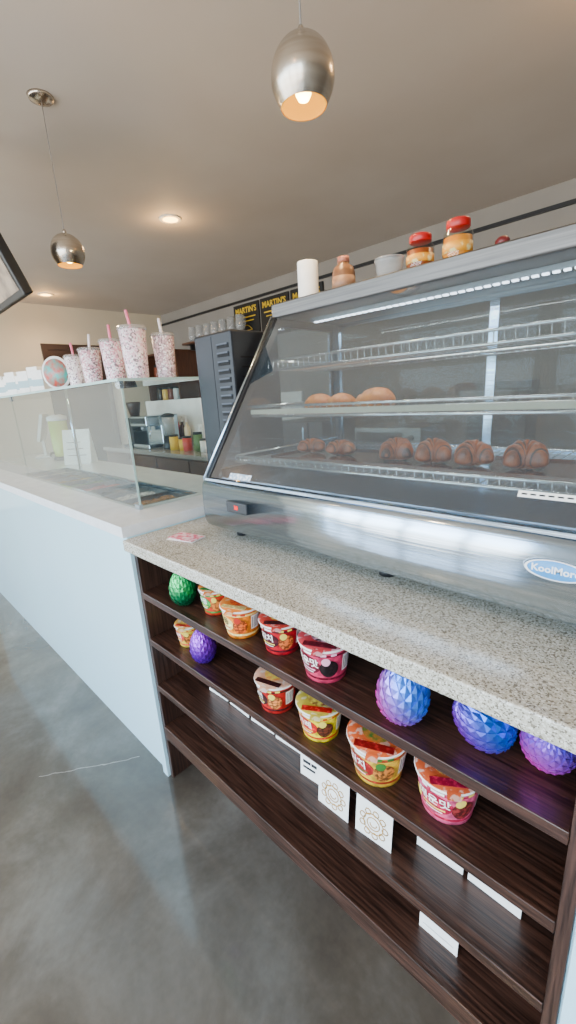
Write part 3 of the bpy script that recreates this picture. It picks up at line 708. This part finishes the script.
lathe('jug',[(0,.141),(.05,.141),(.07,.34),(.066,.34),(.047,.145),(0,.145)],plasticclear,t,seg=20)
lathe('lid',[(0,.341),(.072,.341),(.07,.365),(.03,.38),(0,.38)],black,t,seg=20)
for i,(x,y,cc,h) in enumerate([(-4.05,2.42,(226,186,40),.16),(-3.92,2.45,(226,186,40),.13),(-3.80,2.42,(200,60,40),.15),(-3.66,2.46,(90,120,60),.19),(-3.52,2.44,(235,232,225),.13)]):
    t=thing('canister',['yellow canister with dark lid','short yellow canister with dark lid','red canister with dark lid','green bottle-shaped canister with dark lid','white canister with dark lid'][i]+' on the work counter','canister',(x,y,ZW),group='canisters on the work counter')
    lathe('can_body',[(0,0),(.045,0),(.048,.005),(.048,h*.85),(.04,h*.88),(0,h*.88)],M('can_%d'%cc[0]+str(cc[2]),cc,.4),t,seg=20)
    lathe('lid',[(0,h*.88),(.046,h*.88),(.046,h),(0,h)],black,t,seg=20)
t=thing('coffee_grinder','dark coffee grinder with bean hopper','grinder',(-5.0,2.5,ZW))
boxes('body',[(-.08,.08,-.1,.1,0,.34),(-.05,.05,-.17,-.1,.0,.03)],black,t,bevel=.006)
lathe('hopper',[(0,.3405),(.05,.3405),(.085,.5),(.08,.52),(0,.52)],M('coffee_beans',(60,36,24),.4,scale=80),t,seg=20)
for i in range(5):
    h=.24+.05*(i%3)
    t=thing('cup_stack','stack of white paper cups on the work counter','paper cups',(-4.0+i*.11,2.75,ZW),group='stacked paper cups')
    pr=[(0,0),(.03,0)]
    nz=int(h/.02)
    for q in range(nz): pr+=[(.036,.02*q+.018),(.041,.02*q+.019),(.037,.02*q+.02)]
    pr+=[(0,.02*nz)]
    lathe('cups',pr,paper,t,seg=18)
sc_=[(150,60,30),(220,160,40),(60,90,50),(190,60,80),(70,40,30),(230,210,170)]
for i in range(6):
    t=thing('flavour_bottle',['brown','amber','green','pink','dark','cream'][i]+' syrup bottle with white pump on the work counter','bottle',(-4.84+i*.095,2.80,ZW),group='syrup bottles along the backsplash')
    lathe('bottle_body',[(0,0),(.034,0),(.037,.006),(.037,.19),(.014,.235),(.014,.26),(0,.26)],M('syrup%d'%i,sc_[i],.2),t,seg=16)
    lathe('pump',[(0,.26),(.016,.26),(.016,.275),(.005,.28),(.005,.31),(.012,.312),(.012,.322),(0,.322)],white,t,seg=12)
t=thing('microwave','black microwave oven on the work counter','microwave',(-2.2,2.56,ZW))
box('body',-.25,.25,-.2,.2,.01,.3,blackmet,t,bevel=.006)
md=box('door',-.24,.12,-.215,-.2003,.02,.29,black,t,bevel=.004)
box('handle',.09,.105,-.24,-.2155,.05,.26,steel,md)
for q in ((-.22,-.19,-.17,-.14,0,.0098),(.19,.22,-.17,-.14,0,.0098),(-.22,-.19,.14,.17,0,.0098),(.19,.22,.14,.17,0,.0098)): box('foot',*q,black,t)
t=thing('toaster_oven','stainless toaster oven on the work counter','oven',(-1.45,2.56,ZW))
box('body',-.24,.24,-.18,.18,.0,.26,steel_d,t,bevel=.006)
box('door',-.22,.12,-.19,-.1803,.03,.23,black,t,bevel=.004)
for z in (.06,.13,.2): lathe('knob',[(0,0),(.017,0),(.015,.02),(0,.02)],black,t,loc=(.18,-.1803,z),rot=(pi/2,0,0),seg=16)
t=thing('mixer_machine','tall black drink machine on the work counter','drink machine',(-.85,2.56,ZW))
boxes('body',[(-.16,.16,-.02,.18,0,.5),(-.16,.16,-.2,-.02,.33,.5),(-.16,.16,-.2,-.02,0,.04)],blackmet,t,bevel=.006)
box('control_panel',-.13,.13,-.203,-.2003,.38,.46,steel_d,t)
sh=thing('wall_shelf','dark wooden wall shelf holding glass pitchers','shelf',(-5.6,4.32,2.3))
box('board',-.75,.75,-.15,.129,-.03,0,brownlam,sh)
box('bracket',-.6,-.57,-.1,.129,-.12,-.0305,black,sh); box('bracket',.57,.6,-.1,.129,-.12,-.0305,black,sh)
for i in range(7):
    t=thing('glass_pitcher','clear glass pitcher on the wall shelf','pitcher',(-6.2+i*.2,4.3,2.3003),group='glass pitchers on the wall shelf')
    lathe('jug',[(0,0),(.06,0),(.075,.1),(.06,.2),(.065,.23),(.062,.23),(.056,.2),(.07,.1),(.056,.005),(0,.005)],plasticclear,t,seg=20)
    tubes('handle',[[(.06,0,.2),(.11,0,.19),(.11,0,.08),(.07,0,.06)]],.007,plasticclear,t,seg=6)
t=thing('tall_shelving','tall dark brown open shelving against the back wall','shelf',(-6.75,4.18,0))
boxes('side_panel',[(-.5,-.47,-.22,.25,0,2.2)],brownlam,t); boxes('side_panel',[(.47,.5,-.22,.25,0,2.2)],brownlam,t)
box('back_panel',-.47,.47,.235,.25,.0,2.2,brownlam,t)
for z in (.3,.7,1.05,1.4,1.75,2.17): box('shelf_board',-.4695,.4695,-.22,.2345,z,z+.03,brownlam,t)
jc=[(220,215,205),(170,110,60),(60,50,46),(230,190,90),(120,60,40),(200,205,200)]
for zi,z in enumerate((1.08,1.43,1.78)):
    for i in range(5):
        cc=jc[(i+zi*2)%6]; h=.17+.04*((i*3+zi)%3)
        t=thing('storage_jar',['cream','amber','dark','yellow','brown','grey'][(i+zi*2)%6]+' storage jar with dark lid on brown shelving','jar',(-6.75-.36+i*.18,4.1,z+.0003),group='storage jars on the tall shelving')
        lathe('jar_body',[(0,0),(.055,0),(.06,.008),(.06,h*.8),(.05,h*.86),(0,h*.86)],M('storejar%d'%((i+zi*2)%6),cc,.35),t,seg=18)
        lathe('lid',[(0,h*.86),(.052,h*.86),(.052,h),(0,h)],black,t,seg=18)
t=thing('refrigerator','white upright refrigerator against the back wall','refrigerator',(-4.9,4.06,0))
box('body',-.4,.4,-.3,.36,.03,1.85,white,t,bevel=.01)
fd=box('door',-.395,.395,-.35,-.3005,.06,1.83,white,t,bevel=.01)
box('handle',.32,.345,-.39,-.3505,.7,1.4,steel,fd)
for q in ((-.35,-.3,-.25,-.2,0,.03),(.3,.35,-.25,-.2,0,.03),(-.35,-.3,.25,.3,0,.03),(.3,.35,.25,.3,0,.03)): box('foot',*q,black,t)
for i,x in enumerate((-5.0,-4.42,-3.84)):
    t=thing('sign_board',"black sign board with yellow lettering on the back wall",'sign',(x,YB-.03,2.2),group='yellow lettered signs on the wall')
    box('board',-.27,.27,0,.029,0,.49,M('sign_black',(24,22,20),.5),t,bevel=.004)
    text_front('lettering',"MARTIN'S",.105,yell,t,(0,-.002,.40),bold=.003)
    tubes('roll_drawing',[[(-.12+.24*q/12,-.002,.13+.07*math.sin(pi*q/12)) for q in range(13)],[(-.12,-.002,.13),(.12,-.002,.13)],[(-.13,-.002,.09),(.13,-.002,.09),(.11,-.002,.06),(-.11,-.002,.06),(-.13,-.002,.09)]],.005,yell,t,seg=5)
    boxes('yellow_rule',[(-.2,.2,-.0015,-.0001,.30,.315),(-.16,.16,-.0015,-.0001,.25,.262)],yell,t)

# ------------------------------------------------------------ lighting
w=bpy.data.worlds.new('daylight'); SC.world=w; w.use_nodes=True; nt=w.node_tree
bg=nt.nodes['Background']
tc=nt.nodes.new('ShaderNodeTexCoord'); s=nt.nodes.new('ShaderNodeSeparateXYZ'); nt.links.new(tc.outputs['Generated'],s.inputs[0])
r=nt.nodes.new('ShaderNodeValToRGB'); cr=r.color_ramp
cr.elements[0].position=.40; cr.elements[0].color=lin((168,158,146)); cr.elements[1].position=1; cr.elements[1].color=lin((120,180,240))
e=cr.elements.new(.48); e.color=lin((198,212,220)); e=cr.elements.new(.52); e.color=lin((200,228,252))
mr=nt.nodes.new('ShaderNodeMapRange'); mr.inputs[1].default_value=-1; mr.inputs[2].default_value=1; nt.links.new(s.outputs[2],mr.inputs[0])
nt.links.new(mr.outputs[0],r.inputs[0]); nt.links.new(r.outputs[0],bg.inputs[0]); bg.inputs[1].default_value=9.5
def area(name,loc,rot,sx,sy,e,c):
    l=bpy.data.lights.new(name,'AREA'); l.shape='RECTANGLE'; l.size=sx; l.size_y=sy; l.energy=e; l.color=c
    o=bpy.data.objects.new(name,l); COL.objects.link(o); o.location=loc; o.rotation_euler=rot; return o
area('window_daylight',(-2.4,YF-.3,1.5),(pi/2,0,0),9.5,2.6,390,(.84,.93,1))

# ------------------------------------------------------------ camera
X=Vector((0.7195,0.1445,-0.6793)).normalized(); Z=Vector((-0.0595,-0.9616,-0.2678)); Z=(Z-X*Z.dot(X)).normalized(); Y=Z.cross(X)
right=Vector((X[0],Y[0],Z[0])); down=Vector((X[1],Y[1],Z[1])); fwd=Vector((X[2],Y[2],Z[2]))
R=Matrix((right,-down,-fwd)).transposed()
cd=bpy.data.cameras.new('camera'); cd.sensor_fit='AUTO'; cd.sensor_width=36; cd.lens=423/1024*36; cd.clip_start=.02
cam=bpy.data.objects.new('camera',cd); COL.objects.link(cam); cam.matrix_world=Matrix.Translation((0,0,1.4))@R.to_4x4()
SC.camera=cam
